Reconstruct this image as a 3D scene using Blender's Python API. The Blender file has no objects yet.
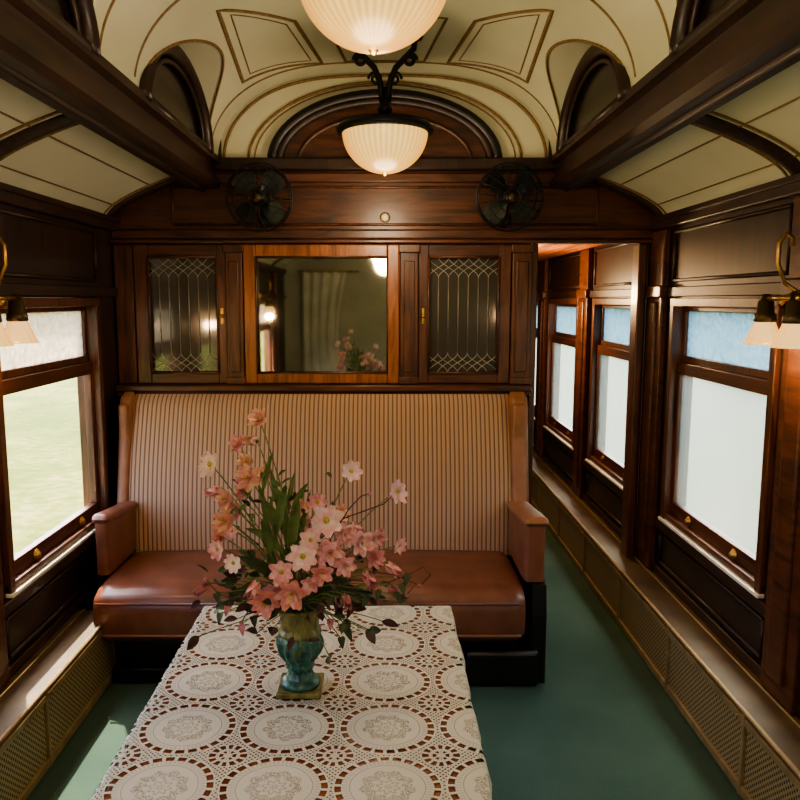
import bpy, bmesh, math, random
from mathutils import Vector, Matrix
random.seed(7)
sin,cos,pi=math.sin,math.cos,math.pi
SC=bpy.context.scene
try: SC.view_settings.look='AgX - Medium High Contrast'
except Exception as e: print(e)

# ------------------------------------------------------------ node helpers
class NT:
    def __init__(s,name):
        s.mat=bpy.data.materials.new(name); s.mat.use_nodes=True
        s.t=s.mat.node_tree; s.t.nodes.clear()
        s.out=s.t.nodes.new('ShaderNodeOutputMaterial')
    def n(s,typ,**kw):
        nd=s.t.nodes.new(typ)
        for k,v in kw.items(): setattr(nd,k,v)
        return nd
    def set(s,sock,v):
        if v is None: return
        if isinstance(v,bpy.types.NodeSocket): s.t.links.new(v,sock)
        else:
            if isinstance(v,tuple) and len(v)==3 and sock.type=='RGBA': v=(*v,1)
            sock.default_value=v
    def m(s,op,a,b=None,c=None):
        nd=s.n('ShaderNodeMath',operation=op)
        s.set(nd.inputs[0],a); s.set(nd.inputs[1],b); s.set(nd.inputs[2],c)
        return nd.outputs[0]
    def mix(s,f,a,b):
        nd=s.n('ShaderNodeMix',data_type='RGBA')
        s.set(nd.inputs[0],f); s.set(nd.inputs[6],a); s.set(nd.inputs[7],b)
        return nd.outputs[2]
    def coord(s): return s.n('ShaderNodeTexCoord').outputs['Object']
    def mapping(s,v,scale):
        nd=s.n('ShaderNodeMapping'); s.set(nd.inputs[0],v); nd.inputs['Scale'].default_value=scale
        return nd.outputs[0]
    def noise(s,vec,scale,detail=3,dist=0):
        nd=s.n('ShaderNodeTexNoise'); s.set(nd.inputs['Vector'],vec)
        nd.inputs['Scale'].default_value=scale; nd.inputs['Detail'].default_value=detail
        nd.inputs['Distortion'].default_value=dist
        return nd.outputs['Fac']
    def ramp(s,f,stops):
        nd=s.n('ShaderNodeValToRGB'); s.set(nd.inputs[0],f)
        e=nd.color_ramp.elements
        while len(e)<len(stops): e.new(.5)
        for el,(p,c) in zip(e,stops): el.position=p; el.color=(*c,1)
        return nd.outputs[0]
    def bump(s,h,strength=.3,dist=.01):
        nd=s.n('ShaderNodeBump'); s.set(nd.inputs['Height'],h)
        nd.inputs['Strength'].default_value=strength; nd.inputs['Distance'].default_value=dist
        return nd.outputs[0]
    def pbr(s,color,rough=.5,metal=0,normal=None,coat=0,alpha=None,emis=None,estr=0,sheen=0,spec=None):
        p=s.n('ShaderNodeBsdfPrincipled')
        s.set(p.inputs['Base Color'],color); s.set(p.inputs['Roughness'],rough); s.set(p.inputs['Metallic'],metal)
        if normal is not None: s.set(p.inputs['Normal'],normal)
        p.inputs['Coat Weight'].default_value=coat; p.inputs['Coat Roughness'].default_value=.15
        if sheen: p.inputs['Sheen Weight'].default_value=sheen
        if spec is not None: p.inputs['Specular IOR Level'].default_value=spec
        if alpha is not None: s.set(p.inputs['Alpha'],alpha)
        if emis is not None: s.set(p.inputs['Emission Color'],emis); s.set(p.inputs['Emission Strength'],estr)
        return p.outputs[0]
    def done(s,sh): s.t.links.new(sh,s.out.inputs[0]); return s.mat

def wood(name,dark,light,scale=(14,14,1.6),rough=.32,coat=.3):
    t=NT(name); c=t.coord(); mp=t.mapping(c,scale)
    f=t.noise(mp,2.4,7,.9); g=t.noise(c,2.0,2)
    f2=t.m('ADD',t.m('MULTIPLY',f,.8),t.m('MULTIPLY',g,.28))
    col=t.ramp(f2,[(.38,dark),(.68,light)])
    return t.done(t.pbr(col,t.m('ADD',rough,t.m('MULTIPLY',f,.14)),coat=coat,normal=t.bump(f,.15,.003)))
def plain(name,col,rough=.5,metal=0,var=.15,ns=20,bump=.1,coat=0,sheen=0,spec=None):
    t=NT(name); c=t.coord(); f=t.noise(c,ns,4)
    d=tuple(x*(1-var) for x in col); l=tuple(min(1,x*(1+var)) for x in col)
    return t.done(t.pbr(t.ramp(f,[(.3,d),(.7,l)]),rough,metal,t.bump(f,bump,.002),coat,sheen=sheen,spec=spec))

W_DARK=wood('mahogany_dark',(.010,.0045,.0028),(.044,.017,.009),rough=.38,coat=.12)
W_MID=wood('mahogany_mid',(.034,.012,.0055),(.150,.050,.020),coat=.15)
W_MIDH=wood('mahogany_mid_h',(.030,.010,.0045),(.120,.038,.015),scale=(1.6,14,14),coat=.15)
W_LEN=wood('mahogany_lengthwise',(.013,.0055,.0032),(.048,.019,.010),scale=(14,1.4,14),rough=.40,coat=.10)
W_RED=wood('mahogany_red',(.036,.012,.0055),(.130,.042,.018),scale=(14,1.4,14),coat=.15)
W_ORG=wood('mahogany_orange',(.14,.040,.012),(.38,.130,.042),rough=.28)
W_CORR=wood('corridor_ceiling_wood',(.30,.10,.025),(.66,.28,.10),scale=(14,1.2,14))
W_PANEL=wood('panel_black_brown',(.010,.006,.0045),(.030,.016,.011),rough=.38,coat=.12)
BLACK=plain('black_iron',(.012,.012,.012),.4,.3)
BLACKW=plain('ebony_wood',(.010,.007,.006),.35)
BRASS=plain('aged_brass',(.50,.30,.10),.32,1,.25,30)
BRONZE=plain('dark_bronze',(.10,.07,.035),.38,.8,.3)
LEAD=plain('lead_came',(.42,.38,.31),.45,.6)
GOLD=plain('gold_stencil',(.22,.135,.045),.5,.1,.35,60)
CREAM=plain('cream_ceiling_paint',(.71,.695,.51),.30,0,.06,3,.05,coat=.2)
SILL=plain('sunlit_sill_ivory',(.80,.76,.66),.5,0,.08)  # sunlight on the sill strips put into the colour; plain ivory on the button
LEATH=plain('brown_leather',(.195,.070,.037),.34,0,.25,9,.25,coat=.14)
LEATHT=plain('tan_leather',(.31,.135,.064),.42,0,.15,12,.2)
CORRD=plain('far_wall_olive',(.36,.35,.26),.6,0,.2,2)
CURT=plain('curtain_cream',(.48,.47,.38),.8,0,.15,5)

def stripes():
    t=NT('striped_upholstery'); c=t.coord(); s=t.n('ShaderNodeSeparateXYZ'); t.set(s.inputs[0],c)
    w=t.m('SINE',t.m('MULTIPLY',s.outputs[0],2*pi/.0215))
    nz=t.noise(t.mapping(c,(60,60,60)),4,3)
    f=t.m('ADD',t.m('MULTIPLY',w,.5),.5)
    col=t.ramp(f,[(.10,(.22,.105,.055)),(.35,(.37,.215,.125)),(.62,(.58,.39,.245)),(.9,(.46,.285,.165))])
    h=t.m('ADD',t.m('MULTIPLY',f,.7),t.m('MULTIPLY',nz,.6))
    return t.done(t.pbr(col,.85,normal=t.bump(h,.35,.003),sheen=.3))
STRIPE=stripes()
def carpet():
    t=NT('green_carpet'); c=t.coord()
    f=t.noise(c,260,3); g=t.noise(c,2.2,3)
    col=t.ramp(t.m('ADD',t.m('MULTIPLY',f,.5),t.m('MULTIPLY',g,.5)),[(.3,(.036,.070,.052)),(.7,(.080,.132,.100))])
    return t.done(t.pbr(col,.95,normal=t.bump(f,.5,.004),spec=.1))
CARPET=carpet()
def grille():
    t=NT('perforated_brass_grille'); c=t.coord(); s=t.n('ShaderNodeSeparateXYZ'); t.set(s.inputs[0],c)
    k=2*pi/.022
    a=t.m('COSINE',t.m('MULTIPLY',t.m('ADD',s.outputs[1],s.outputs[2]),k))
    b=t.m('COSINE',t.m('MULTIPLY',t.m('SUBTRACT',s.outputs[1],s.outputs[2]),k))
    h=t.m('GREATER_THAN',t.m('ADD',a,b),.5)
    col=t.mix(h,(.44,.31,.15),(.016,.012,.008))
    return t.done(t.pbr(col,.5,t.m('MULTIPLY',t.m('SUBTRACT',1,h),.2),t.bump(t.m('SUBTRACT',1,h),.5,.004)))
GRILLE=grille()
GFRAME=plain('grille_frame_metal',(.34,.235,.115),.42,.2,.25)
GTOP=plain('heater_top_bronze',(.11,.078,.045),.45,.15,.3,8)
def pane(name,haze,tint=(1,1,1),rough_tex=False,tcol=(.9,.95,.92)):
    t=NT(name); tr=t.n('ShaderNodeBsdfTransparent'); t.set(tr.inputs[0],tint)
    tl=t.n('ShaderNodeBsdfTranslucent'); t.set(tl.inputs[0],tcol)
    mx=t.n('ShaderNodeMixShader')
    if rough_tex:
        v=t.n('ShaderNodeTexVoronoi'); v.inputs['Scale'].default_value=38; t.set(v.inputs['Vector'],t.coord())
        t.set(mx.inputs[0],t.m('ADD',haze-.25,t.m('MULTIPLY',v.outputs['Distance'],.95)))
    else: mx.inputs[0].default_value=haze
    t.t.links.new(tr.outputs[0],mx.inputs[1]); t.t.links.new(tl.outputs[0],mx.inputs[2])
    gl=t.n('ShaderNodeBsdfGlossy'); gl.inputs['Roughness'].default_value=.05
    m2=t.n('ShaderNodeMixShader'); m2.inputs[0].default_value=.04
    t.t.links.new(mx.outputs[0],m2.inputs[1]); t.t.links.new(gl.outputs[0],m2.inputs[2])
    return t.done(m2.outputs[0])
PANE_L=pane('clear_window_glass',.0)
PANE_R=pane('hazed_window_glass',.15,(.96,1,.95),tcol=(.70,.79,.71))
ART_L=pane('art_glass_pale',.45,(1,.95,.86),True,(.62,.54,.44))
ART_R=pane('art_glass_blue',.55,(.70,.86,.87),True,(.42,.57,.60))
def mirror_mat():
    t=NT('mirror_silvering'); return t.done(t.pbr(t.ramp(t.noise(t.coord(),3,3),[(.3,(.60,.60,.52)),(.7,(.72,.72,.62))]),.03,1))
MIRROR=mirror_mat()
def cabglass():
    t=NT('cabinet_glass'); return t.done(t.pbr((.055,.050,.040),.06,spec=.9,coat=.6))
CABG=cabglass()
def clglass():
    t=NT('clerestory_glass'); return t.done(t.pbr((.020,.012,.010),.25,spec=.5))
CLG=clglass()
def lampglass(name,c1,c2,strength,ribs):
    t=NT(name)
    lw=t.n('ShaderNodeLayerWeight'); lw.inputs[0].default_value=.5
    col=t.mix(lw.outputs['Facing'],c1,c2)
    g=t.n('ShaderNodeTexCoord').outputs['Generated']; s=t.n('ShaderNodeSeparateXYZ'); t.set(s.inputs[0],g)
    if ribs:
        th=t.m('ARCTAN2',t.m('SUBTRACT',s.outputs[1],.5),t.m('SUBTRACT',s.outputs[0],.5))
        f=t.m('SINE',t.m('MULTIPLY',th,ribs))
        st=t.m('MULTIPLY',strength,t.m('ADD',1,t.m('MULTIPLY',f,.16)))
    else: st=strength
    return t.done(t.pbr((.09,.05,.015),.3,emis=col,estr=st))
BOWL=lampglass('lamp_bowl_glass',(1,.64,.19),(.85,.35,.055),1.35,46)
SHADE=lampglass('sconce_shade_glass',(1,.62,.22),(.95,.38,.075),1.40,0)
def lace():
    t=NT('crochet_lace_cloth'); c=t.coord(); s=t.n('ShaderNodeSeparateXYZ'); t.set(s.inputs[0],c)
    X,Y=s.outputs[0],s.outputs[1]; M=t.m
    wob=t.noise(c,9,2)
    px=M('ADD',M('DIVIDE',M('ADD',X,.405),.205),M('MULTIPLY',M('SUBTRACT',wob,.5),.05))
    py=M('DIVIDE',M('SUBTRACT',Y,1.437),.19)
    qx=M('SUBTRACT',px,M('ROUND',px)); qy=M('SUBTRACT',py,M('ROUND',py))
    r=M('SQRT',M('ADD',M('MULTIPLY',qx,qx),M('MULTIPLY',qy,qy)))
    th=M('ARCTAN2',qy,qx)
    def band(v,c0,w): return M('LESS_THAN',M('ABSOLUTE',M('SUBTRACT',v,c0)),w)
    AND=lambda a,b:M('MULTIPLY',a,b); OR=lambda a,b:M('MAXIMUM',a,b)
    h1=AND(band(r,.440,.030),M('GREATER_THAN',M('SINE',M('MULTIPLY',th,24)),-.62))
    cx=M('SUBTRACT',.5,M('ABSOLUTE',qx)); cy=M('SUBTRACT',.5,M('ABSOLUTE',qy))
    rc=M('SQRT',M('ADD',M('MULTIPLY',cx,cx),M('MULTIPLY',cy,cy)))
    phc=M('ARCTAN2',cy,cx)
    out=M('GREATER_THAN',r,.485)
    h2=AND(out,AND(band(rc,.145,.032),M('GREATER_THAN',M('SINE',M('ADD',M('MULTIPLY',phc,12),1.2)),-.4)))
    h3=AND(out,AND(band(rc,.06,.018),M('GREATER_THAN',M('SINE',M('MULTIPLY',phc,8)),-.2)))
    k=2*pi/.0105
    net=M('GREATER_THAN',M('MULTIPLY',M('SINE',M('MULTIPLY',X,k)),M('SINE',M('MULTIPLY',Y,k))),.45)
    h4=AND(AND(out,M('GREATER_THAN',rc,.19)),net)
    holes=OR(OR(h1,h2),OR(h3,h4))
    cro=AND(band(r,.385,.03),M('GREATER_THAN',M('SINE',M('MULTIPLY',th,60)),.1))
    wav=M('ADD',r,M('MULTIPLY',M('SINE',M('MULTIPLY',th,9)),.018))
    emb=AND(band(wav,.19,.05),M('GREATER_THAN',t.noise(c,330,2),.5))
    emb2=OR(band(M('ADD',r,M('MULTIPLY',M('SINE',M('MULTIPLY',th,8)),.02)),.085,.012),OR(band(r,.335,.005),AND(M('LESS_THAN',r,.04),M('GREATER_THAN',M('SINE',M('MULTIPLY',th,6)),0))))
    dk=OR(OR(M('MULTIPLY',emb,.8),M('MULTIPLY',emb2,.55)),M('MULTIPLY',cro,.3))
    dk=OR(dk,AND(out,M('MULTIPLY',t.noise(c,420,2),.35)))
    col=t.mix(dk,(.66,.645,.60),(.31,.28,.235))
    hgt=M('ADD',M('MULTIPLY',M('SUBTRACT',1,dk),.6),M('MULTIPLY',t.noise(c,500,2),.3))
    return t.done(t.pbr(col,.9,normal=t.bump(hgt,.35,.002),alpha=M('SUBTRACT',1,holes),spec=.2))
LACE=lace()
TABW=wood('table_wood',(.17,.055,.027),(.33,.115,.053),scale=(14,1.5,14))

# ------------------------------------------------------------ mesh builder
class MB:
    def __init__(s): s.bm=bmesh.new(); s.mats=[]
    def mi(s,m):
        if m not in s.mats: s.mats.append(m)
        return s.mats.index(m)
    def box(s,x0,x1,y0,y1,z0,z1,mat,bev=0,M=None,seg=2):
        if x0>x1:x0,x1=x1,x0
        if y0>y1:y0,y1=y1,y0
        if z0>z1:z0,z1=z1,z0
        P=[(x,y,z) for x in(x0,x1) for y in(y0,y1) for z in(z0,z1)]
        v=[s.bm.verts.new(M@Vector(p) if M else p) for p in P]
        F=[(0,1,3,2),(4,6,7,5),(0,4,5,1),(2,3,7,6),(0,2,6,4),(1,5,7,3)]
        fs=[s.bm.faces.new([v[i] for i in f]) for f in F]
        k=s.mi(mat)
        for f in fs: f.material_index=k
        if bev:
            es=list({e for f in fs for e in f.edges})
            r=bmesh.ops.bevel(s.bm,geom=es,offset=bev,segments=seg,affect='EDGES',profile=.5,clamp_overlap=True)
            for f in r['faces']: f.material_index=k; f.smooth=True
    def grid(s,fn,nu,nv,mat,cu=False,smooth=True,M=None):
        k=s.mi(mat); V=[]
        for i in range(nu):
            row=[]
            for j in range(nv):
                p=Vector(fn(i/(nu if cu else nu-1),j/(nv-1)))
                row.append(s.bm.verts.new(M@p if M else p))
            V.append(row)
        for i in range(nu if cu else nu-1):
            for j in range(nv-1):
                a=V[i][j];b=V[(i+1)%nu][j];c=V[(i+1)%nu][j+1];d=V[i][j+1]
                try:
                    f=s.bm.faces.new((a,b,c,d)); f.material_index=k; f.smooth=smooth
                except ValueError: pass
    def lathe(s,prof,mat,M=None,seg=32,mod=None):
        n=len(prof)
        def fn(u,v):
            i=int(round(v*(n-1))); r,z=prof[i]; th=u*2*pi
            if mod: r*=mod(th,i/(n-1))
            return (r*cos(th),r*sin(th),z)
        s.grid(fn,seg,n,mat,cu=True,M=M)
    def tube(s,pts,r,mat,seg=6,closed=False,M=None,flat=None):
        pts=[Vector(p) for p in pts]; n=len(pts); k=s.mi(mat)
        T=[]
        for i in range(n):
            if closed: t=pts[(i+1)%n]-pts[i-1]
            else: t=pts[min(i+1,n-1)]-pts[max(i-1,0)]
            T.append(t.normalized() if t.length>1e-9 else Vector((0,0,1)))
        up=Vector((0,0,1)) if abs(T[0].z)<.9 else Vector((1,0,0))
        N=(up-T[0]*up.dot(T[0])).normalized(); R=[]
        for i in range(n):
            N=(N-T[i]*N.dot(T[i]))
            N=N.normalized() if N.length>1e-6 else Vector((1,0,0))
            B=T[i].cross(N); ri=r[i] if isinstance(r,(list,tuple)) else r; ring=[]
            for j in range(seg):
                a=2*pi*j/seg; p=pts[i]+N*(ri*cos(a)*(flat or 1))+B*ri*sin(a)
                ring.append(s.bm.verts.new(M@p if M else p))
            R.append(ring)
        for i in range(n if closed else n-1):
            A=R[i];Bq=R[(i+1)%n]
            for j in range(seg):
                f=s.bm.faces.new((A[j],A[(j+1)%seg],Bq[(j+1)%seg],Bq[j])); f.material_index=k; f.smooth=True
        if not closed:
            for ring in (R[0][::-1],R[-1]):
                f=s.bm.faces.new(ring); f.material_index=k
    def ball(s,c,r,mat,seg=12,sc=(1,1,1)):
        c=Vector(c)
        def fn(u,v):
            a=u*2*pi;b=(v-.5)*pi*.9999
            return (c.x+r*sc[0]*cos(b)*cos(a),c.y+r*sc[1]*cos(b)*sin(a),c.z+r*sc[2]*sin(b))
        s.grid(fn,seg,max(6,seg//2+1),mat,cu=True)
    def poly(s,pts,mat,smooth=False):
        v=[s.bm.verts.new(p) for p in pts]; f=s.bm.faces.new(v); f.material_index=s.mi(mat); f.smooth=smooth
    def prism(s,prof,axis,a0,a1,mat):
        def P(p,a): return (p[0],a,p[1]) if axis=='y' else ((a,p[0],p[1]) if axis=='x' else (p[0],p[1],a))
        n=len(prof); k=s.mi(mat)
        A=[s.bm.verts.new(P(p,a0)) for p in prof]; B=[s.bm.verts.new(P(p,a1)) for p in prof]
        for i in range(n):
            f=s.bm.faces.new((A[i],A[(i+1)%n],B[(i+1)%n],B[i])); f.material_index=k
        for r in(A,B[::-1]):
            f=s.bm.faces.new(r); f.material_index=k
    def obj(s,name,parent=None,recalc=True):
        if recalc: bmesh.ops.recalc_face_normals(s.bm,faces=s.bm.faces)
        me=bpy.data.meshes.new(name); s.bm.to_mesh(me); s.bm.free()
        for m in s.mats: me.materials.append(m)
        o=bpy.data.objects.new(name,me); SC.collection.objects.link(o)
        if parent: o.parent=parent
        return o

HW=1.35; YB=3.8; YF=-2.6; YE=8.3
WC=[3.04,1.71,.38,-.95]; WCR=WC+[4.37,5.70,7.03]; WH=.485
# ------------------------------------------------------------ floor
b=MB(); b.box(-1.5,1.5,YF-.1,YE+.1,-.06,0,CARPET); b.obj('floor')
# ------------------------------------------------------------ side walls
def side_wall(sg,name,ys,yend):
    b=MB(); a0,a1=sg*HW,sg*(HW+.10)
    b.box(a0,a1,YF,yend,0,.575,W_PANEL)
    b.box(a0,a1,YF,yend,1.64,2.10,W_DARK)
    edges=sorted(ys); y=YF
    for c in edges:
        b.box(a0,a1,y,c-WH,.575,1.64,W_DARK); y=c+WH
    b.box(a0,a1,y,yend,.575,1.64,W_DARK)
    b.obj(name)
    b=MB(); i0=sg*(HW-.002)
    def tb(d,y0,y1,z0,z1,m,bv=.004): b.box(i0,sg*(HW-d),y0,y1,z0,z1,m,bv)
    tb(.022,YF,yend,.525,.572,W_LEN)
    tb(.018,YF,yend,.295,.335,W_LEN)
    tb(.022,YF,yend,1.645,1.69,W_LEN)
    tb(.03,YF,yend,1.965,2.03,W_LEN,.008)
    tb(.04,YF,yend,2.005,2.03,W_LEN)
    for c in edges:
        for yy in (c-.665,):
            if yy<YF+.15: continue
            tb(.035,yy-.105,yy+.105,.295,1.96,W_RED,.006)
            tb(.048,yy-.05,yy+.05,.36,1.62,W_RED,.008)
            tb(.05,yy-.12,yy+.12,1.64,1.70,W_RED,.008)
        for (z0,z1,mm) in ((.36,.50,W_LEN),(1.72,1.94,W_LEN)):
            p=[(sg*(HW-.004),c-.50,z0),(sg*(HW-.004),c+.50,z0),(sg*(HW-.004),c+.50,z1),(sg*(HW-.004),c-.50,z1)]
            for i in range(4): b.tube([p[i],p[(i+1)%4]],.008,mm,6)
    b.obj('trim_%d'%(1 if sg<0 else 2))
side_wall(-1,'wall_left',WC,YB+.1); side_wall(1,'wall_right',WCR,YE)

def window(idx,sg,c):
    b=MB()
    def X(d): return sg*(HW+d)
    fr=W_MID
    y0,y1=c-WH,c+WH; cs=.04; GB=.68
    b.box(X(-.02),X(.09),y0,y0+cs,.59,1.635,fr,.004); b.box(X(-.02),X(.09),y1-cs,y1,.59,1.635,fr,.004)
    b.box(X(-.022),X(.09),y0,y1,1.60,1.639,fr,.004)
    a,d=y0+cs,y1-cs
    for (z0,z1) in ((.60,GB),(1.29,1.345)):
        b.box(X(.012),X(.045),a,d,z0,z1,W_RED,.004)
    b.box(X(.012),X(.045),a,a+.032,GB,1.29,fr,.004); b.box(X(.012),X(.045),d-.032,d,GB,1.29,fr,.004)
    b.box(X(.03),X(.06),a,d,1.345,1.375,fr,.003); b.box(X(.03),X(.06),a,d,1.58,1.60,fr,.003)
    b.box(X(.03),X(.06),a,a+.025,1.375,1.58,fr,.003); b.box(X(.03),X(.06),d-.025,d,1.375,1.58,fr,.003)
    b.box(X(.026),X(.030),a+.025,d-.025,.672,1.30,PANE_L if sg<0 else PANE_R)
    b.box(X(.043),X(.047),a+.02,d-.02,1.37,1.585,ART_L if sg<0 else ART_R)
    b.box(X(-.028),X(-.0),y0-.005,y1+.005,.577,.592,SILL,.003)
    b.box(X(0),X(.12),y0+.002,y1-.002,.577,.60,SILL)
    b.box(X(-.014),X(.012),y0,y1,.594,.622,W_RED,.005)
    for yy in (c-.22,c+.22):
        M=Matrix.Translation((X(.010),yy,.645))@Matrix.Rotation(-sg*pi/2,4,'Y')
        b.lathe([(.0,.016),(.012,.014),(.014,.006),(.022,.004),(.024,0)],BRASS,M,16)
    b.obj('window_%d'%idx)
for i,c in enumerate(WC): window(i+1,-1,c)
for i,c in enumerate(WCR): window(i+5,1,c)

# ------------------------------------------------------------ baseboard heaters
def heater(sg,y0,y1):
    b=MB(); xo=sg*1.18; w=sg*(HW-.004)
    b.box(xo+sg*.006,w,y0,y1,.03,.275,GRILLE)
    b.box(xo,w,y0,y1,.272,.292,GTOP,.004)
    b.box(xo-sg*.004,xo+sg*.02,y0,y1,.245,.27,GFRAME,.003)
    b.box(xo-sg*.004,xo+sg*.02,y0,y1,.002,.035,GFRAME,.003)
    b.tube([(xo,y0,.290),(xo,y1,.290)],.008,GFRAME,8); b.tube([(xo+sg*.13,y0,.294),(xo+sg*.13,y1,.294)],.004,GFRAME,8)
    y=y1
    while y>y0:
        b.box(xo-sg*.006,xo+sg*.02,y-.018,y,.0,.285,GFRAME,.003); y-=.66
        b.ball((xo-sg*.006,y+.03,.257),.006,BRASS,8)
    b.obj('baseboard_heater')
heater(-1,YF+.05,3.12); heater(1,YF+.05,YE-.05)

# ------------------------------------------------------------ ceiling
ZS=2.30; BX=.82; BH=.42; LH=.30; LW=.48; LC=[3.10,1.72,.34,-1.04]; PE=3.0
def zc(x,y):
    z=BH*math.sqrt(max(0,1-abs(x/BX)**PE))
    for c in LC:
        q=1-((y-c)/LW)**2
        if q>0: z=max(z,LH*math.sqrt(q))
    return ZS+z
def hxof(h): return BX*max(0,1-(h/BH)**2)**(1/PE)
b=MB()
NX,NY=121,330
def vf(u,v):
    x=-BX*cos(u*pi); x=BX*math.copysign(abs(x/BX)**.8,x); y=YF+(YB-YF)*v
    return (x,y,zc(x,y))
b.grid(vf,NX,NY,CREAM)
def covez(xa):
    s_=min(1,xa/.36); return 2.02+.2*math.sin(math.asin(s_))**.6
for sg in(-1,1):
    b.grid(lambda u,v,sg=sg:(sg*(HW-.42*u**1.5),YF+(YB-YF)*v,covez(.42*u**1.5)),20,60,CREAM)
b.obj('ceiling',recalc=False)
b=MB(); b.box(-1.5,1.5,YF-.1,YE+.1,2.86,2.92,BLACKW)
for sg in(-1,1): b.box(sg*1.45,sg*1.5,YF-.1,YE+.1,2.05,2.86,BLACKW)
b.obj('roof_sky_block')  # unseen shell added above the vault to keep sky light out
b=MB()
for sg in(-1,1):
    P=[(.80,2.315),(.80,2.285),(.825,2.275),(.825,2.225),(.81,2.215),(.81,2.185),(.835,2.17),(.945,2.17),(.97,2.185),(.97,2.33),(.83,2.33)]
    b.prism([(sg*x,z) for x,z in P],'y',YF,YB-.002,W_LEN)
    b.tube([(sg*.89,YF,2.168),(sg*.89,YB-.01,2.168)],.012,W_LEN,8)
b.obj('trim_3')
b=MB()
for sg in(-1,1):
    for yy in (3.74,2.50,1.17,-.16,-1.49):
        pts=[(sg*(HW-.40*(i/18)**1.5),yy,covez(.40*(i/18)**1.5)-.004) for i in range(19)]
        b.tube(pts,.040,W_DARK,10,flat=.5)
        b.tube([(p[0],p[1]-.075,p[2]-.0) for p in pts],.005,GOLD,5); b.tube([(p[0],p[1]+.075,p[2]) for p in pts],.005,GOLD,5)
b.obj('trim_4')
# gold stencil lines
b=MB()
def line(pts,r=.005,mat=GOLD,closed=False,dense=10):
    P=[]
    n=len(pts)
    for i in range(n if closed else n-1):
        a=pts[i];c=pts[(i+1)%n]
        for k in range(dense):
            f=k/dense; P.append((a[0]+(c[0]-a[0])*f,a[1]+(c[1]-a[1])*f))
    if not closed: P.append(pts[-1])
    b.tube([(x,y,zc(x,y)-.001) for x,y in P],r,mat,6,closed=closed,flat=.6)
def arcx(y,n=60):
    return [(BX*.995*math.copysign(abs(cos(pi*i/n))**.8,-cos(pi*i/n)),y) for i in range(n+1)]
for c in LC+[4.48]:
    m=c-.69
    for dy,r in((-.15,.007),(.15,.007)):
        if m+dy<YB: line(arcx(m+dy),r,GOLD,dense=1)
for c in LC:
    for sg in(-1,1):
        G=[]
        for i in range(41):
            ph=pi*i/40; yy=c+LW*cos(ph); G.append((sg*hxof(LH*sin(ph)),yy,ZS+LH*sin(ph)))
        b.tube(G,.007,GOLD,8,flat=.7)
        # plain four-sided panel between the lunette and the crown, thick line with a thin one inside
        line([(sg*.585,c-.32),(sg*.35,c-.02),(sg*.29,c+.52),(sg*.64,c+.44)],.009,GOLD,closed=True,dense=12)
        line([(sg*.555,c-.24),(sg*.385,c+.0),(sg*.335,c+.47),(sg*.60,c+.40)],.0035,GOLD,closed=True,dense=12)
        line([(0,c-.02),(sg*.24,c-.02),(sg*.18,c+.52),(0,c+.52)],.007,GOLD,dense=8)
for sg in(-1,1):
    for d in(.05,.23):
        x=sg*(HW-d); b.tube([(x,YF,covez(d)-.001),(x,YB-.1,covez(d)-.001)],.005,GOLD,6,flat=.6)
b.obj('trim_5')
k=1
for c in LC:
    for sg in(-1,1):
        b=MB(); x=sg*(BX+.012)
        A=[(x,c+(LW+.01)*cos(pi*i/32),ZS+(LH+.012)*sin(pi*i/32)) for i in range(33)]
        b.poly(A,CLG)
        xi=sg*(BX-.004)
        b.tube([(xi,c+(LW-.02)*cos(pi*i/32),ZS+(LH-.018)*sin(pi*i/32)) for i in range(33)],.032,W_DARK,8)
        b.tube([(xi,c+(LW-.09)*cos(pi*i/32),ZS+.01+(LH-.075)*sin(pi*i/32)) for i in range(33)],.010,W_DARK,8)
        b.tube([(xi,c-LW,ZS+.012),(xi,c+LW,ZS+.012)],.02,W_DARK,8)
        b.obj('window_%d'%(20+k)); k+=1

# ------------------------------------------------------------ bulkhead wall
DX0,DX1=.73,1.29
b=MB()
b.box(-HW,DX0,YB,YB+.06,0,1.93,W_MID)
b.box(-HW,HW,YB,YB+.06,1.915,2.31,W_MIDH)
b.box(DX1,HW,YB,YB+.06,0,1.915,W_DARK)
def vault(s_,y,n=60,dz=0):
    return [(s_*BX*math.copysign(abs(cos(pi*i/n))**.8,cos(pi*i/n)),y,2.30+s_*BH*math.sqrt(max(0,1-(abs(cos(pi*i/n))**.8)**PE))+dz) for i in range(n+1)]
b.poly(vault(1.012,YB+.001),CREAM)
b.box(-1.0,-.8,YB,YB+.06,2.3,2.8,W_DARK); b.box(.8,1.0,YB,YB+.06,2.3,2.8,W_DARK)
b.obj('wall_back')
b=MB()
def half(r,h,y,n=32,z0=2.30): return [(r*cos(pi*i/n),y,z0+h*sin(pi*i/n)) for i in range(n+1)]
b.poly(half(.50,.27,YB-.012),W_MIDH)
for r,h,t,m in((.55,.315,.026,BLACKW),(.515,.285,.022,W_DARK),(.42,.215,.010,W_RED)):
    b.tube(half(r,h,YB-.015),t,m,10)
for r,h,t in((.64,.362,.0035),(.67,.375,.007)): b.tube(half(r,h,YB-.002),t,GOLD,6)
b.tube(vault(.965,YB-.002),.008,GOLD,6)
b.box(-.83,.83,YB-.05,YB,2.255,2.315,W_DARK,.01)
b.box(-1.02,1.02,YB-.025,YB,2.20,2.245,W_MIDH,.006)
b.box(-HW,HW,YB-.04,YB,1.925,1.975,W_MIDH,.01)
b.box(-HW,HW,YB-.055,YB,1.905,1.925,W_MIDH,.006)
p=[(-1.05,YB,2.0),(1.05,YB,2.0),(1.05,YB,2.18),(-1.05,YB,2.18)]
for i in range(4): b.tube([p[i],p[(i+1)%4]],.007,W_MID,6)
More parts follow.
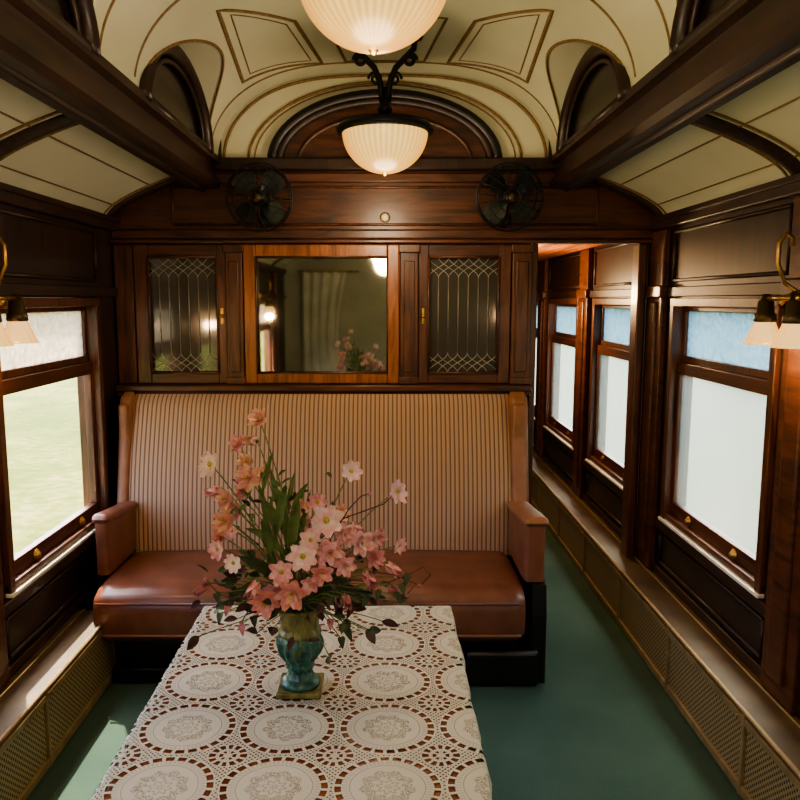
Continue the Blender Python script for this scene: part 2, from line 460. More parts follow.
b.box(DX0-.004,DX0+.03,YB-.02,YB+.08,0,1.905,W_MID,.006); b.box(DX1-.03,DX1+.01,YB-.02,YB+.08,0,1.905,W_MID,.006)
b.box(DX1+.01,HW-.04,YB-.03,YB,.3,1.905,W_DARK,.006)
b.obj('trim_6')
b=MB(); M=Matrix.Translation((.0,YB,2.035))@Matrix.Rotation(pi/2,4,'X')
b.lathe([(.0,.012),(.009,.011),(.014,.006),(.018,.0)],SILL,M,16); b.lathe([(.017,.004),(.024,.003),(.026,0)],BRASS,M,20); b.obj('call_button')

# ------------------------------------------------------------ cabinets and mirror on the bulkhead
def pilaster(b,x0,x1):
    b.box(x0,x1,YB-.045,YB-.001,1.21,1.90,W_MID,.005)
    b.box(x0+.018,x1-.018,YB-.055,YB-.04,1.27,1.82,W_MID,.005)
    b.box(x0-.008,x1+.008,YB-.06,YB-.001,1.86,1.90,W_MID,.005); b.box(x0-.006,x1+.006,YB-.058,YB-.001,1.21,1.245,W_MID,.005)
def cabinet(x0,x1,g0,g1,lx):
    b=MB(); z0,z1,gz0,gz1=1.212,1.90,1.265,1.84; Y=YB-.001;f=YB-.035
    b.box(x0,g0,f,Y,z0,z1,W_MID,.004); b.box(g1,x1,f,Y,z0,z1,W_MID,.004)
    b.box(g0,g1,f,Y,z0,gz0,W_MIDH,.004); b.box(g0,g1,f,Y,gz1,z1,W_MIDH,.004)
    b.box(g0,g1,YB-.012,YB-.006,gz0,gz1,CABG)
    q=[(g0,f,gz0),(g1,f,gz0),(g1,f,gz1),(g0,f,gz1)]
    for i in range(4): b.tube([q[i],q[(i+1)%4]],.007,W_RED,6)
    n=7; sp=(g1-g0)/n; yy=YB-.016
    zt=gz1-.10; zb=gz0+.10
    for i in range(1,n): b.tube([(g0+sp*i,yy,zb),(g0+sp*i,yy,zt)],.0024,LEAD,5)
    for (za,zc_) in ((zt,gz1),(zb,gz0)):
        H=zc_-za
        for i in range(0,n+1):
            for sg in(-1,1):
                P=[]
                for j in range(17):
                    f_=j/16; x=g0+sp*i+sg*sp*(1-cos(pi*f_))
                    z=za+H*f_
                    if g0<=x<=g1: P.append((x,yy,z))
                if len(P)>1: b.tube(P,.0022,LEAD,5)
    b.ball((lx,f-.012,1.55),.011,BRASS,10); b.box(lx-.008,lx+.008,f-.006,f,1.51,1.59,BRASS,.003)
    return b.obj('wall_cabinet')
cabinet(-1.245,-.79,-1.175,-.835,-.812)
cabinet(.168,.625,.217,.565,.19)
b=MB()
pilaster(b,-.79,-.705); pilaster(b,.075,.165); pilaster(b,.63,.728); b.box(-1.345,-1.25,YB-.03,YB-.001,1.21,1.90,W_MID,.005)
b.box(-1.345,.735,YB-.09,YB-.001,1.175,1.209,W_MIDH,.008); b.box(-1.345,.73,YB-.06,YB-.001,1.15,1.175,W_MIDH,.006)
b.obj('trim_7')
b=MB(); x0,x1,z0,z1=-.70,.07,1.212,1.90; g0,g1,h0,h1=-.64,.012,1.265,1.84; f=YB-.05;Y=YB-.001
b.box(x0,g0,f,Y,z0,z1,W_ORG,.006); b.box(g1,x1,f,Y,z0,z1,W_ORG,.006); b.box(g0,g1,f,Y,z0,h0,W_ORG,.006); b.box(g0,g1,f,Y,h1,z1,W_ORG,.006)
b.box(g0-.002,g1+.002,YB-.026,YB-.02,h0-.002,h1+.002,MIRROR)
q=[(g0,f+.004,h0),(g1,f+.004,h0),(g1,f+.004,h1),(g0,f+.004,h1)]
for i in range(4): b.tube([q[i],q[(i+1)%4]],.006,W_RED,6)
b.ball((-.02,f-.005,1.29),.007,BRASS,8)
b.obj('wall_mirror')

# ------------------------------------------------------------ corridor shell beyond
b=MB(); b.box(DX0-.06,DX0,YB+.06,YE,0,2.1,W_MID); b.obj('wall_corridor')
b=MB(); b.box(DX0-.06,HW+.1,YE,YE+.06,0,2.1,W_MID); b.obj('wall_end')
b=MB(); b.box(DX0-.06,HW+.1,YB+.06,YE,1.97,2.0,W_CORR)
for x in (.85,1.0,1.15,1.28): b.box(x,x+.018,YB+.1,YE,1.955,1.972,W_ORG)
b.obj('ceiling_corridor')
LX,LY=.84,5.0
b=MB(); b.lathe([(.0,-.07),(.05,-.06),(.075,-.03),(.08,0)],BOWL,Matrix.Translation((LX,LY,1.953)),24); b.lathe([(.08,-.006),(.095,-.004),(.095,.002)],BRASS,Matrix.Translation((LX,LY,1.953)),24)
b.obj('corridor_fill_dome')  # dome added out of view to go with the corridor fill light
L=bpy.data.lights.new('corridor_fill_light','POINT'); L.energy=36; L.color=(1,.66,.34); L.shadow_soft_size=.06
o=bpy.data.objects.new('corridor_fill_light',L); o.location=(LX+.05,LY,1.66); SC.collection.objects.link(o)  # added warm fill, kept out of view, brightens the corridor
b=MB(); b.box(-HW-.1,HW+.1,YF-.08,YF,0,2.86,CORRD); b.obj('wall_front')
b=MB(); b.box(.1,.8,YF+.004,YF+.03,.002,1.95,W_ORG,.006); b.box(.2,.7,YF+.03,YF+.04,1.1,1.8,CURT,.004); b.box(.2,.7,YF+.03,YF+.045,.2,.9,W_MID,.006)
b.ball((.15,YF+.06,1.0),.03,BRASS,10); b.obj('door_1')
b=MB()
b.grid(lambda u,v:(-1.1+.6*u*(1-.4*v*(1-v)*2),YF+.08+.02*sin(u*28),.3+1.7*v),120,12,CURT); b.tube([(-1.15,YF+.08,2.0),(-.35,YF+.08,2.0)],.012,BRASS,8); b.obj('curtain')

# ------------------------------------------------------------ sofa
b=MB()
SX0,SX1=-1.215,.585
def seat(u,v):
    P=[(3.52,.40),(3.50,.425),(3.35,.437),(3.15,.440),(3.03,.430),(2.975,.405),(2.955,.36),(2.955,.29),(2.965,.235),(2.99,.21),(3.1,.205),(3.52,.205)]
    t=v*(len(P)-1); i=min(int(t),len(P)-2); f=t-i
    y=P[i][0]*(1-f)+P[i+1][0]*f; z=P[i][1]*(1-f)+P[i+1][1]*f
    e=min(u,1-u)*2; k=min(1,e/.04)**.5
    yc,zm=3.24,.32; x=SX0+(SX1-SX0)*u
    crown=.012*sin(pi*u)*(1 if z>.39 else 0)
    return (x,yc+(y-yc)*(.93+.07*k),zm+(z-zm)*(.85+.15*k)+crown)
b.grid(seat,80,34,LEATH)
for u in(0,1):
    b.poly([seat(u,j/22) for j in range(23)],LEATH)
b.tube([(SX0+.02,2.955,.385),(SX1-.02,2.955,.385)],.006,LEATH,8)
b.tube([(SX0+.02,2.96,.245),(SX1-.02,2.96,.245)],.006,LEATHT,8)
BX0,BX1=-1.245,.615
def back(u,v):
    x=BX0+(BX1-BX0)*u; z=.40+.765*v
    y=3.50+.17*v**1.1-.035*sin(pi*min(1,v*1.05))
    if v>.93:
        f=(v-.93)/.07; y+=.04*f*f
    e=min(u,1-u)*2/.05
    if e<1: y+=.02*(1-e)**2
    return (x,y,z)
b.grid(back,60,60,STRIPE)
b.box(BX0,BX1,3.712,3.738,.2,1.145,LEATHT,.008)
for x0,x1 in((-1.30,BX0+.006),(BX1-.006,.70)):
    def roll(u,v,x0=x0,x1=x1):
        a=u*2*pi; xm=(x0+x1)/2; hw=(x1-x0)/2
        z=.40+.78*v; y=3.50+.17*v
        k=1 if v<.94 else math.sqrt(max(0,1-((v-.94)/.06)**2))
        return (xm+hw*math.copysign(abs(cos(a))**.6,cos(a))*(.75+.25*k),y+.02-.065*k*math.copysign(abs(sin(a))**.6,sin(a)) ,z)
    b.grid(roll,24,28,LEATHT,cu=True)
    b.box(x0+.008,x1-.008,3.58,3.735,.0,1.13,LEATHT,.015)
def arm(x0,x1,capx0,capx1,yf,mc):
    def body(u,v):
        a=u*2*pi; xm=(x0+x1)/2; hx=(x1-x0)/2
        cy=(yf+3.53)/2; hy=(3.53-yf)/2
        y=cy+hy*math.copysign(abs(sin(a))**.25,sin(a)); x=xm+hx*math.copysign(abs(cos(a))**.35,cos(a))
        zt=.695-(y-3.06)*.11
        return (x,y,.44+(zt-.44)*v)
    b.grid(body,40,8,LEATH,cu=True)
    def cap(u,v):
        a=u*2*pi; y=yf-.015+(3.55-yf)*v; zt=.70-(y-3.06)*.11; xm=(capx0+capx1)/2; hx=(capx1-capx0)/2
        e=min(v,1-v)/.08; k=1 if e>1 else math.sqrt(max(0,1-(1-e)**2))
        return (xm+hx*(.8+.2*k)*math.copysign(abs(cos(a))**.6,cos(a)),y,zt+.024*k*math.copysign(abs(sin(a))**.7,sin(a)))
    b.grid(cap,28,30,mc,cu=True)
arm(-1.262,-1.20,-1.265,-1.192,3.14,LEATH); arm(.592,.685,.588,.692,3.06,LEATHT)
b.box(-1.17,.57,3.07,3.5,.03,.21,BLACKW,.01)
b.box(-1.17,.60,3.02,3.5,0,.07,BLACKW,.01)
b.box(.34,.655,2.99,3.12,0,.16,BLACKW,.02)
b.prism([(3.03,.0),(3.68,.0),(3.68,.44),(3.12,.45),(3.05,.43),(3.03,.3)],'x',.625,.685,BLACKW)
b.obj('upholstered_bench_sofa')

# ------------------------------------------------------------ table + cloth
TX0,TX1,TY0,TY1=-.515,.185,.62,2.055; TZ=.76
b=MB()
b.box(TX0+.012,TX1-.012,TY0+.012,TY1-.012,TZ-.035,TZ-.003,TABW,.006)
b.box(TX0+.06,TX1-.06,TY0+.06,TY1-.06,TZ-.12,TZ-.034,TABW,.004)
for x in(TX0+.08,TX1-.08):
    for y in(TY0+.08,TY1-.08):
        b.lathe([(.02,0),(.026,.02),(.018,.05),(.022,.3),(.032,.5),(.022,.56),(.034,.60),(.034,.73)],TABW,Matrix.Translation((x,y,0)),20)
b.obj('dining_table')
b=MB()
def cloth(u,v):
    D=.16
    W=TX1-TX0;L=TY1-TY0
    a=-D+(W+2*D)*u; c=-D+(L+2*D)*v
    x=min(max(a,0),W); y=min(max(c,0),L)
    ox=max(-a,0,a-W); oy=max(-c,0,c-L)
    drop=max(ox,oy) if not(ox>0 and oy>0) else (ox+oy)*.75
    sx=-1 if a<0 else (1 if a>W else 0); sy=-1 if c<0 else(1 if c>L else 0)
    rip=.006*sin(c*38)+.004*sin(c*17+1) if ox>0 else 0
    rip2=.006*sin(a*38)+.004*sin(a*21) if oy>0 else 0
    r=.008
    X=TX0+x+sx*(min(ox,r)*.7+ (rip+.006)*min(1,ox/.05)); Yy=TY0+y+sy*(min(oy,r)*.7+(rip2+.006)*min(1,oy/.05))
    z=TZ-(max(0,drop-r*.4))+.0008*sin(x*31+y*13)*sin(y*23-x*7)
    return (X,Yy,z)
b.grid(cloth,120,200,LACE)
b.obj('lace_tablecloth')

# ------------------------------------------------------------ vase
VX,VY=-.19,1.59
def glaze():
    t=NT('turquoise_glaze'); c=t.coord(); f=t.noise(c,60,4,.6)
    col=t.ramp(f,[(.35,(.010,.055,.046)),(.52,(.028,.125,.103)),(.75,(.10,.14,.065))])
    return t.done(t.pbr(col,.35,normal=t.bump(f,.5,.003),coat=.25))
GLZ=glaze()
GLB=plain('vase_antique_gold_green',(.17,.15,.05),.4,.2,.4,50,.3,coat=.2)
b=MB(); M0=Matrix.Translation((VX,VY,TZ+.0025))
b.box(-.049,.049,-.049,.049,0,.013,GLB,.003,M0)
b.lathe([(.0,.013),(.044,.013),(.043,.022),(.036,.028),(.032,.032)],GLZ,M0,40)
b.lathe([(.032,.030),(.029,.038),(.026,.046),(.028,.052),(.033,.057),(.029,.062),(.031,.068),(.039,.080),(.046,.094),(.049,.108),(.048,.120),(.043,.130)],GLZ,M0,80,mod=lambda th,v:1+.045*cos(12*th)*(1 if v>.1 else .3))
b.lathe([(.043,.130),(.048,.134),(.048,.140),(.043,.145),(.042,.152),(.043,.168),(.046,.182),(.050,.190),(.052,.194),(.050,.199),(.045,.196),(.040,.18),(.036,.15),(.0,.145)],GLB,M0,48,mod=lambda th,v:1+.02*cos(16*th))
for k_ in range(12):
    a=2*pi*k_/12
    P=[]
    for j in range(7):
        f=j/6; z=.070+.055*f; r=.032+.017*sin(pi*f*.6); P.append((r*cos(a),r*sin(a),z))
    b.tube(P,[.002,.004,.006,.006,.006,.004,.002],GLZ,6,M=M0)
vase=b.obj('vase')

# ------------------------------------------------------------ flowers
def petmat(name,base,tip):
    t=NT(name); c=t.coord(); f=t.noise(c,75,2)
    return t.done(t.pbr(t.ramp(f,[(.35,base),(.65,tip)]),.6,sheen=.2))
PK=petmat('petal_pink',(.68,.24,.30),(.84,.50,.52)); SAL=petmat('petal_salmon',(.70,.24,.22),(.82,.44,.38))
PAL=petmat('petal_pale',(.82,.44,.50),(.88,.70,.71)); MAG=petmat('petal_dusty_rose',(.36,.09,.14),(.58,.24,.28)); PEACH=petmat('petal_peach',(.76,.40,.30),(.86,.62,.48))
YEL=plain('flower_center',(.50,.42,.10),.7,0,.3,200); GRN=plain('leaf_green',(.105,.165,.05),.5,0,.4,25); GRN2=plain('leaf_dark_green',(.045,.070,.028),.5,0,.4,25)
PUR=plain('leaf_burgundy',(.065,.022,.025),.5,0,.4,25); STEM=plain('stem_green',(.13,.18,.06),.6)
def basis(d,roll=0):
    d=Vector(d).normalized(); u=Vector((0,0,1)) if abs(d.z)<.9 else Vector((1,0,0))
    x=u.cross(d).normalized(); y=d.cross(x)
    M=Matrix((x,y,d)).transposed().to_4x4()
    return M@Matrix.Rotation(roll,4,'Z')
b=MB()
def petal(M,L,W,cup,mat,notch=.0,twist=0):
    def f(u,v):
        s_=v; w=W*(sin(pi*min(1,s_**.75*.93+.03))**.8)*(u-.5)*2
        l=L*s_*(1-notch*(1-abs(u-.5)*2)*s_**4)
        z=cup*L*(s_**1.6)+ .25*W*((u-.5)*2)**2*s_ + twist*w*s_+ .06*L*sin(9*(u-.5)+s_*5)*s_
        return (w,l*math.sqrt(max(.05,1-(cup*.5)**2)),z)
    b.grid(f,5,7,mat,M=M)
def cosmos(c,d,R,mat,n=8,cup=.25):
    B=Matrix.Translation(c)@basis(d,random.random()*3)
    for i in range(n):
        a=2*pi*i/n+random.uniform(-.08,.08)
        petal(B@Matrix.Rotation(a,4,'Z')@Matrix.Translation((0,R*.10,random.uniform(0,.002))),R*random.uniform(.88,1.05),R*.36,cup+random.uniform(-.15,.15),mat,.10)
    for i in range(9):
        a=2*pi*i/9; p=B@Vector((R*.13*cos(a),R*.13*sin(a),R*.10)); b.ball(p,R*.07,YEL,6)
    b.ball(B@Vector((0,0,R*.1)),R*.13,YEL,8)
def ruffle(c,d,R,mats):
    B=Matrix.Translation(c)@basis(d,random.random()*3)
    for L,(n,s_,cup) in enumerate(((6,1,.35),(5,.78,.8),(4,.5,1.3))):
        for i in range(n):
            a=2*pi*i/n+L*.5+random.uniform(-.15,.15)
            petal(B@Matrix.Rotation(a,4,'Z')@Matrix.Translation((0,R*.05,L*R*.06)),R*s_,R*s_*.34,cup+random.uniform(-.15,.15),mats[L%len(mats)],.06,random.uniform(-.3,.3))
    for i in range(5):
        a=i*1.3; b.tube([B@Vector((0,0,0)),B@Vector((R*.15*cos(a),R*.15*sin(a),R*.6))],R*.02,YEL,4)
def bud(c,d,R,mat):
    B=Matrix.Translation(c)@basis(d,random.random()*3)
    for i in range(5): petal(B@Matrix.Rotation(2*pi*i/5,4,'Z'),R*1.3,R*.55,1.8,mat)
    b.lathe([(.0,-.3*R),(.25*R,-.2*R),(.3*R,.1*R),(.2*R,.4*R)],STEM,B,8)
def curve(p0,p1,sag=.03,n=12,side=None):
    p0=Vector(p0);p1=Vector(p1); mid=(p0+p1)/2+Vector((0,0,sag))
    mid.x=p0.x*.6+p1.x*.4; mid.y=p0.y*.6+p1.y*.4
    if side: mid+=Vector(side)
    return [p0*(1-t)**2+mid*2*t*(1-t)+p1*t*t for t in [i/n for i in range(n+1)]]
def leaf(p0,p1,W,mat,bend=.02):
    P=curve(p0,p1,bend,10); ax=(Vector(p1)-Vector(p0)).normalized(); sd=ax.cross(Vector((random.uniform(-.4,.4),-1,random.uniform(-.3,.5)))).normalized()
    nn=sd.cross(ax)
    def f(u,v):
        i=min(int(v*10),9); fr=v*10-i; p=P[i].lerp(P[i+1],fr); w=(u-.5)*2*W*sin(pi*min(1,v*.97+.02))**.8
        return p+sd*w+nn*abs(u-.5)*W*.6
    b.grid(f,5,12,mat)
MOUTH=Vector((VX,VY,TZ+.190))
# bouquet chart: (across, down) numbers in ~2.2 mm units, placed in a vertical sheet through the vase, dy = depth offset in metres
def pos(u,v,dy=0):
    s_=.00216*(1+dy/VY)
    return Vector((VX+(u-300)*s_+.19*(-dy)/VY*.9+.004, VY+dy, 1.63-(.216+(v-400)*.00214)*(1+dy/VY)))
def stemto(p,r=.0015,side=None):
    m=MOUTH+Vector((random.uniform(-.02,.02),random.uniform(-.02,.02),-.02)); b.tube(curve(m,p,.05,12,side),r,STEM,5)
FL=[(211,464,-.02,13,'c',PAL),(352,471,-.0,11,'c',PAL),(398,492,.02,12,'c',PAL),(240,443,.02,10,'r',(PK,)),(261,418,.0,11,'r',(PEACH,PK)),
(327,522,-.08,16,'c',PAL),(303,560,-.12,14,'c',PAL),(226,523,-.05,13,'r',(SAL,PEACH)),(226,500,.0,11,'r',(PEACH,PK)),(250,478,-.03,14,'r',(PEACH,PK)),
(281,577,-.12,12,'c',PK),(291,600,-.13,15,'r',(SAL,PK,PEACH)),(264,608,-.12,15,'r',(SAL,PK)),(330,556,-.10,14,'r',(PK,PAL)),(362,546,-.05,13,'r',(PAL,PK)),
(375,562,-.03,11,'r',(PK,)),(400,549,.02,9,'c',PK),(388,568,0,9,'b',PK),(345,537,-.05,12,'r',(PAL,PK)),(345,570,-.1,11,'r',(PK,PAL)),(311,543,-.09,11,'c',PAL),
(216,553,-.03,10,'c',PK),(232,567,-.05,10,'c',PAL),(205,590,-.02,7,'b',MAG),(300,508,.0,10,'r',(PEACH,PK)),(318,503,.03,10,'c',PK),(266,474,.03,9,'r',(SAL,PEACH)),
(236,512,.02,10,'r',(PK,)),(390,592,-.02,7,'b',MAG),(256,588,-.09,9,'b',PK),(366,578,-.08,9,'b',MAG),(345,602,-.10,7,'b',MAG),(322,578,-.13,11,'r',(PK,SAL)),
(308,527,.05,10,'r',(PK,)),(337,606,-.12,7,'b',PUR),(243,492,.05,10,'r',(PK,PAL)),(219,540,.03,9,'r',(SAL,)),(274,597,-.05,12,'r',(PK,)),(310,590,-.09,9,'c',PK),
(340,515,.04,10,'r',(PEACH,)),(378,540,.05,10,'r',(PK,PAL)),(222,490,.06,8,'b',PK),(258,440,.03,8,'b',PEACH),(248,462,.0,10,'r',(PEACH,)),
(318,535,-.02,10,'c',PAL),(231,533,-.0,9,'c',PK),(352,527,.03,9,'b',PK)]
for (u,v,dy,s_,ty,m) in FL:
    p=pos(u,v,dy); R=s_*.00225
    d=Vector((p.x-VX,p.y-VY-.25,(p.z-1.05)*.5)).normalized()
    stemto(p-d*.004)
    if ty=='c': cosmos(p,d,R,m,random.choice((7,8)))
    elif ty=='r': ruffle(p,d,R,m)
    else: bud(p,(d+Vector((0,0,-.3))),R,m)
for (u0,v0,u1,v1,w,m,dy) in [(278,600,258,480,.007,GRN,.02),(290,600,285,488,.007,GRN,.0),(292,590,312,490,.007,GRN,.03),(285,540,262,500,.008,GRN,-.02),(290,520,310,482,.006,GRN,-.03),
 (285,560,245,530,.010,GRN,-.05),(295,570,330,530,.010,GRN,-.04),(280,590,235,560,.013,GRN2,-.05),(300,600,350,585,.013,GRN2,-.06),(310,605,375,600,.012,GRN2,-.03),(275,605,225,600,.012,GRN2,-.04),
 (305,575,322,545,.010,GRN,-.1),(270,560,262,520,.010,GRN,-.06),(280,520,268,462,.006,GRN,.03),(285,530,296,470,.006,GRN,.05),(262,500,275,450,.006,GRN,.02),(290,560,300,500,.011,GRN,-.06),(275,545,288,490,.011,GRN,-.05)]:
    leaf(pos(u0,v0,dy*.5),pos(u1,v1,dy),w,m)
for i in range(110):
    a=random.uniform(0,2*pi); rr=random.uniform(.03,.20); c=Vector((VX+rr*cos(a)*1.15,VY-.02+rr*sin(a)*.8,random.uniform(.965,1.08)-rr*.25))
    a2=a+random.uniform(-.8,.8); L=random.uniform(.02,.04)
    q=c+Vector((L*cos(a2),L*sin(a2),random.uniform(-.03,.02)))
    leaf(c,q,random.uniform(.006,.011),random.choice((GRN2,PUR,GRN2,PUR,PUR)),.006)
    b.tube(curve(MOUTH,c,.02,6),.0012,STEM,4)
for i in range(70):
    u=random.gauss(285,26); v=random.uniform(475,600); p=pos(u,v,random.uniform(-.05,.05)); q=p+Vector((random.uniform(-.03,.03),random.uniform(-.03,0),random.uniform(.01,.04)))
    leaf(p,q,random.uniform(.003,.006),random.choice((GRN,GRN,GRN2)),.004)
    if i%3==0: stemto(p,.0013)
for pts in ([(300,600),(350,585),(385,590),(410,580),(425,572),(433,580),(422,592)],[(320,560),(350,510),(362,497),(370,494)],[(300,560),(345,520),(385,505),(392,498)],[(280,600),(240,610),(215,600),(203,585)],[(310,605),(335,620),(345,635)],[(275,605),(245,620),(238,632)],[(310,590),(360,575),(395,580),(418,590),(408,602)]):
    P=[pos(u,v,-.04) for u,v in pts]; b.tube(P,.0013,PUR,4)
    b.ball(P[-1],.005,MAG,8)
for (u,v) in ((345,640),(238,634),(212,600),(228,612),(330,628),(250,625),(395,600),(340,648),(218,622),(356,615),(380,596),(412,580),(372,604),(402,590)):
    p=pos(u,v,-.06); leaf(p,p+Vector((random.uniform(-.02,.02),-.01,-.022)),.008,random.choice((PUR,GRN2,MAG))); b.tube([MOUTH,(MOUTH+p)/2+Vector((0,0,.03)),p],.0012,STEM,4)
fb=b.obj('flower_bouquet')
fb.parent=vase; fb.name='bouquet'; vase.name='flower_vase'

# ------------------------------------------------------------ pendant ceiling lamps
def pendant(px,y,top,zr,R):
    b=MB(); M=Matrix.Translation((px,y,zr)); D=R*.95
    prof=[(R*cos(a),-D*sin(a)) for a in [i/16*pi/2 for i in range(17)]]
    b.lathe(prof,BOWL,M,96,mod=lambda th,v:1+.012*abs(sin(23*th))*(1-v))
    b.lathe([(.0,-D-.010),(.006,-D-.008),(.009,-D-.003),(.012,-D+.001)],BRASS,M,16)
    b.lathe([(R-.01,-.008),(R+.022,-.004),(R+.027,.012),(R+.012,.028),(R-.03,.036),(.05,.045),(.03,.07),(.0,.075)],BLACK,M,48)
    b.lathe([(.0,.07),(.022,.075),(.034,.09),(.022,.11),(.016,.13),(.016,.18),(.0,.18)],BLACK,M,20)
    for sg in(-1,1):
        X=lambda d: px+sg*d
        P=[(X(.012),y,zr+.12),(X(.02),y,zr+.20),(X(.045),y,zr+.26),(X(.085),y,zr+.30),(X(.12),y,zr+.335),(X(.125),y,top(.12))]
        b.tube(P,.013,BLACK,8)
        S=[(X(.105+.028*cos(a)*(1-a/14)),y-.002,zr+.29+.028*sin(a)*(1-a/14)) for a in [i*.35 for i in range(26)]]
        b.tube(S,.008,BLACK,6)
        S=[(X(.04+.03*cos(a)*(1-a/12)),y-.002,zr+.215+.03*sin(a)*(1-a/12)) for a in [i*.35 for i in range(22)]]
        b.tube(S,.006,BLACK,6)
        b.lathe([(.0,-.022),(.03,-.018),(.036,-.004),(.036,.0)],BLACK,Matrix.Translation((X(.125),y,top(.125)+.004)),16)
    b.obj('pendant_lamp')
    L=bpy.data.lights.new('pendant_bulb','POINT'); L.energy=11.5; L.color=(1,.76,.50); L.shadow_soft_size=.12
    o=bpy.data.objects.new('pendant_bulb',L); o.location=(px,y,zr-D-.14); SC.collection.objects.link(o)
for px,y,zr,R in((0,3.30,2.335,.18),(-.025,1.72,2.325,.165),(0,.30,2.335,.18),(0,-1.1,2.335,.18)): pendant(px,y,lambda x,y=y:zc(x,y),zr,R)
# ------------------------------------------------------------ sconces
def sconce(sg,y):
    b=MB(); w=sg*(HW-.048)
    M=Matrix.Translation((w,y,1.66))@Matrix.Rotation(-sg*pi/2,4,'Y')
    b.lathe([(.0,.022),(.02,.02),(.03,.012),(.045,.008),(.05,0)],BRASS,M,24)
    x=lambda d: w-sg*d
    b.tube([(x(.01),y,1.66),(x(.05),y,1.655),(x(.09),y,1.68),(x(.115),y,1.74),(x(.115),y,1.80),(x(.095),y,1.83),(x(.075),y,1.815),(x(.075),y,1.79)],.0065,BRASS,8)
    b.tube([(x(.05),y,1.655),(x(.085),y,1.635),(x(.10),y,1.615)],.008,BRASS,8)
    b.tube([(x(.10),y-.115,1.635),(x(.10),y+.115,1.635)],.008,BRASS,8)
    for yy in(y-.085,y+.085):
        M=Matrix.Translation((x(.10),yy,1.49))
        b.lathe([(.0,.16),(.012,.158),(.016,.14),(.024,.135),(.026,.10),(.032,.095),(.034,.075),(.03,.07)],BRONZE,M,20)
        b.lathe([(.028,.078),(.034,.06),(.044,.035),(.054,.010),(.060,.0),(.057,.001),(.041,.034),(.026,.07)],SHADE,M,60,mod=lambda th,v:1+.045*cos(12*th)*min(1,v*2))
        b.ball((x(.10),yy,1.535),.018,SHADE,10)
    b.obj('wall_sconce')
    for yy in(y-.085,y+.085):
        L=bpy.data.lights.new('sconce_bulb','POINT'); L.energy=3; L.color=(1,.62,.32); L.shadow_soft_size=.03
        o=bpy.data.objects.new('sconce_bulb',L); o.location=(x(.10),yy,1.46); SC.collection.objects.link(o)
sconce(1,2.30); sconce(-1,2.38)
for sg in(-1,1): sconce(sg,-.30)
# ------------------------------------------------------------ cage fans
FANB=plain('fan_blade_dark',(.035,.04,.035),.35,.4)
def fan(x,yaw):
    b=MB(); R=.155
    M=Matrix.Translation((x,3.60,2.105))@Matrix.Rotation(yaw,4,'Z')@Matrix.Rotation(math.radians(8),4,'X')@Matrix.Rotation(pi/2,4,'X')
    for r,z,t in((R,0,.004),(R,.03,.003),(R*.72,.05,.002),(R*.45,.058,.002),(.04,.06,.003),(R*.9,-.03,.003)):
        b.tube([(r*cos(a),r*sin(a),z) for a in [2*pi*i/40 for i in range(40)]],t,BLACK,5,closed=True,M=M)
    for i in range(20):
        a=2*pi*i/20; b.tube([(r*cos(a+s_),r*sin(a+s_),z) for r,z,s_ in((.03,.06,0),(.07,.058,.1),(.11,.05,.17),(R,.03,.22),(R,0,.22),(R*.9,-.03,.22),(.06,-.05,.22))],.0017,BLACK,4,M=M)
    for k_ in range(4):
        a0=pi/2*k_+pi/4
        def bl(u,v,a0=a0):
            r=.025+.115*v; wd=(.25+.55*sin(pi*(v*.75+.15)))*1.0
            a=a0+(u-.5)*1.35*wd; return (r*cos(a),r*sin(a),.005+.03*(u-.5)*1.2)
        b.grid(bl,8,8,FANB,M=M)
    b.lathe([(.0,.035),(.018,.034),(.028,.02),(.03,-.01),(.045,-.03),(.05,-.08),(.04,-.11),(.0,-.115)],BLACK,M,24)
    b.lathe([(.0,.066),(.018,.064),(.022,.058),(.0,.055)],BRONZE,M,16)
    b.tube([(x,3.66,2.10),(x,3.70,2.04),(x,3.78,2.03)],.012,BLACK,8)
    b.lathe([(.0,.02),(.035,.018),(.045,0)],BLACK,Matrix.Translation((x,YB-.003,2.03))@Matrix.Rotation(pi/2,4,'X'),20)
    b.obj('cage_fan')
fan(-.585,-.12); fan(.58,.12)

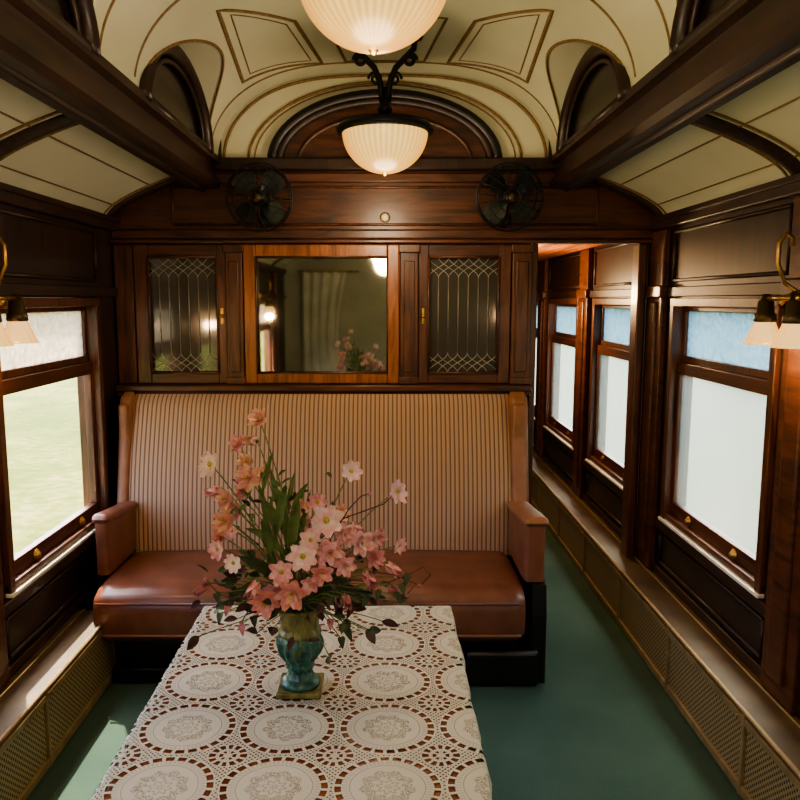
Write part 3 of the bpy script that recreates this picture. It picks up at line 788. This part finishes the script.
# ------------------------------------------------------------ outside
def grass():
    t=NT('dry_grass'); c=t.coord(); f=t.noise(c,.35,4); g=t.noise(c,5,4)
    s=t.n('ShaderNodeSeparateXYZ'); t.set(s.inputs[0],c)
    col=t.ramp(t.m('ADD',t.m('MULTIPLY',f,.6),t.m('MULTIPLY',g,.4)),[(.42,(.055,.078,.008)),(.52,(.090,.105,.018)),(.60,(.15,.14,.05))])
    d=t.m('ABSOLUTE',t.m('ADD',t.m('ADD',s.outputs[0],7.0),t.m('MULTIPLY',s.outputs[1],.25)))
    path=t.m('LESS_THAN',t.m('ADD',d,t.m('MULTIPLY',g,.5)),1.0)
    col=t.mix(path,col,(.25,.22,.15))
    return t.done(t.pbr(col,.9,spec=.1))
b=MB(); b.box(-60,60,-60,60,-1.3,-1.2,grass()); b.obj('ground')
WHT=plain('white_siding',(.23,.245,.22),.7,0,.10,.8)
b=MB(); b.box(3.6,3.8,-12,26,-1.2,2.4,WHT); b.box(3.55,3.6,-12,26,-1.2,-.9,W_PANEL)
b.obj('neighbouring_railcar')

# ------------------------------------------------------------ light
w=bpy.data.worlds.new('World'); SC.world=w; w.use_nodes=True; nt=w.node_tree; nt.nodes.clear()
o=nt.nodes.new('ShaderNodeOutputWorld'); bg=nt.nodes.new('ShaderNodeBackground'); sk=nt.nodes.new('ShaderNodeTexSky')
sk.sky_type='NISHITA'; sk.sun_disc=False; sk.sun_elevation=math.radians(55); sk.dust_density=6; sk.ozone_density=1; sk.air_density=.7
nt.links.new(sk.outputs[0],bg.inputs[0]); nt.links.new(bg.outputs[0],o.inputs[0]); bg.inputs[1].default_value=2.3
S=bpy.data.lights.new('sun','SUN'); S.energy=17; S.angle=math.radians(.6); S.color=(1,.88,.68)
so=bpy.data.objects.new('sun',S); so.rotation_euler=Vector((.33,-.60,-1)).to_track_quat('-Z','Y').to_euler(); SC.collection.objects.link(so)
def portal(sg,c):
    L=bpy.data.lights.new('window_portal','AREA'); L.shape='RECTANGLE'; L.size=1.05; L.size_y=.9; L.cycles.is_portal=True
    o=bpy.data.objects.new('window_portal',L); o.location=(sg*(HW+.115),c,1.11)
    o.rotation_euler=Vector((-sg,0,0)).to_track_quat('-Z','Y').to_euler(); SC.collection.objects.link(o)
for c in WC: portal(-1,c)
for c in WCR: portal(1,c)

cam=bpy.data.cameras.new('camera'); co=bpy.data.objects.new('camera',cam); SC.collection.objects.link(co)
cam.sensor_width=36; cam.lens=33.75; cam.shift_x=.01875; cam.clip_start=.05
co.location=(0,0,1.63); co.rotation_euler=(math.radians(90-7.6),0,0)
SC.camera=co
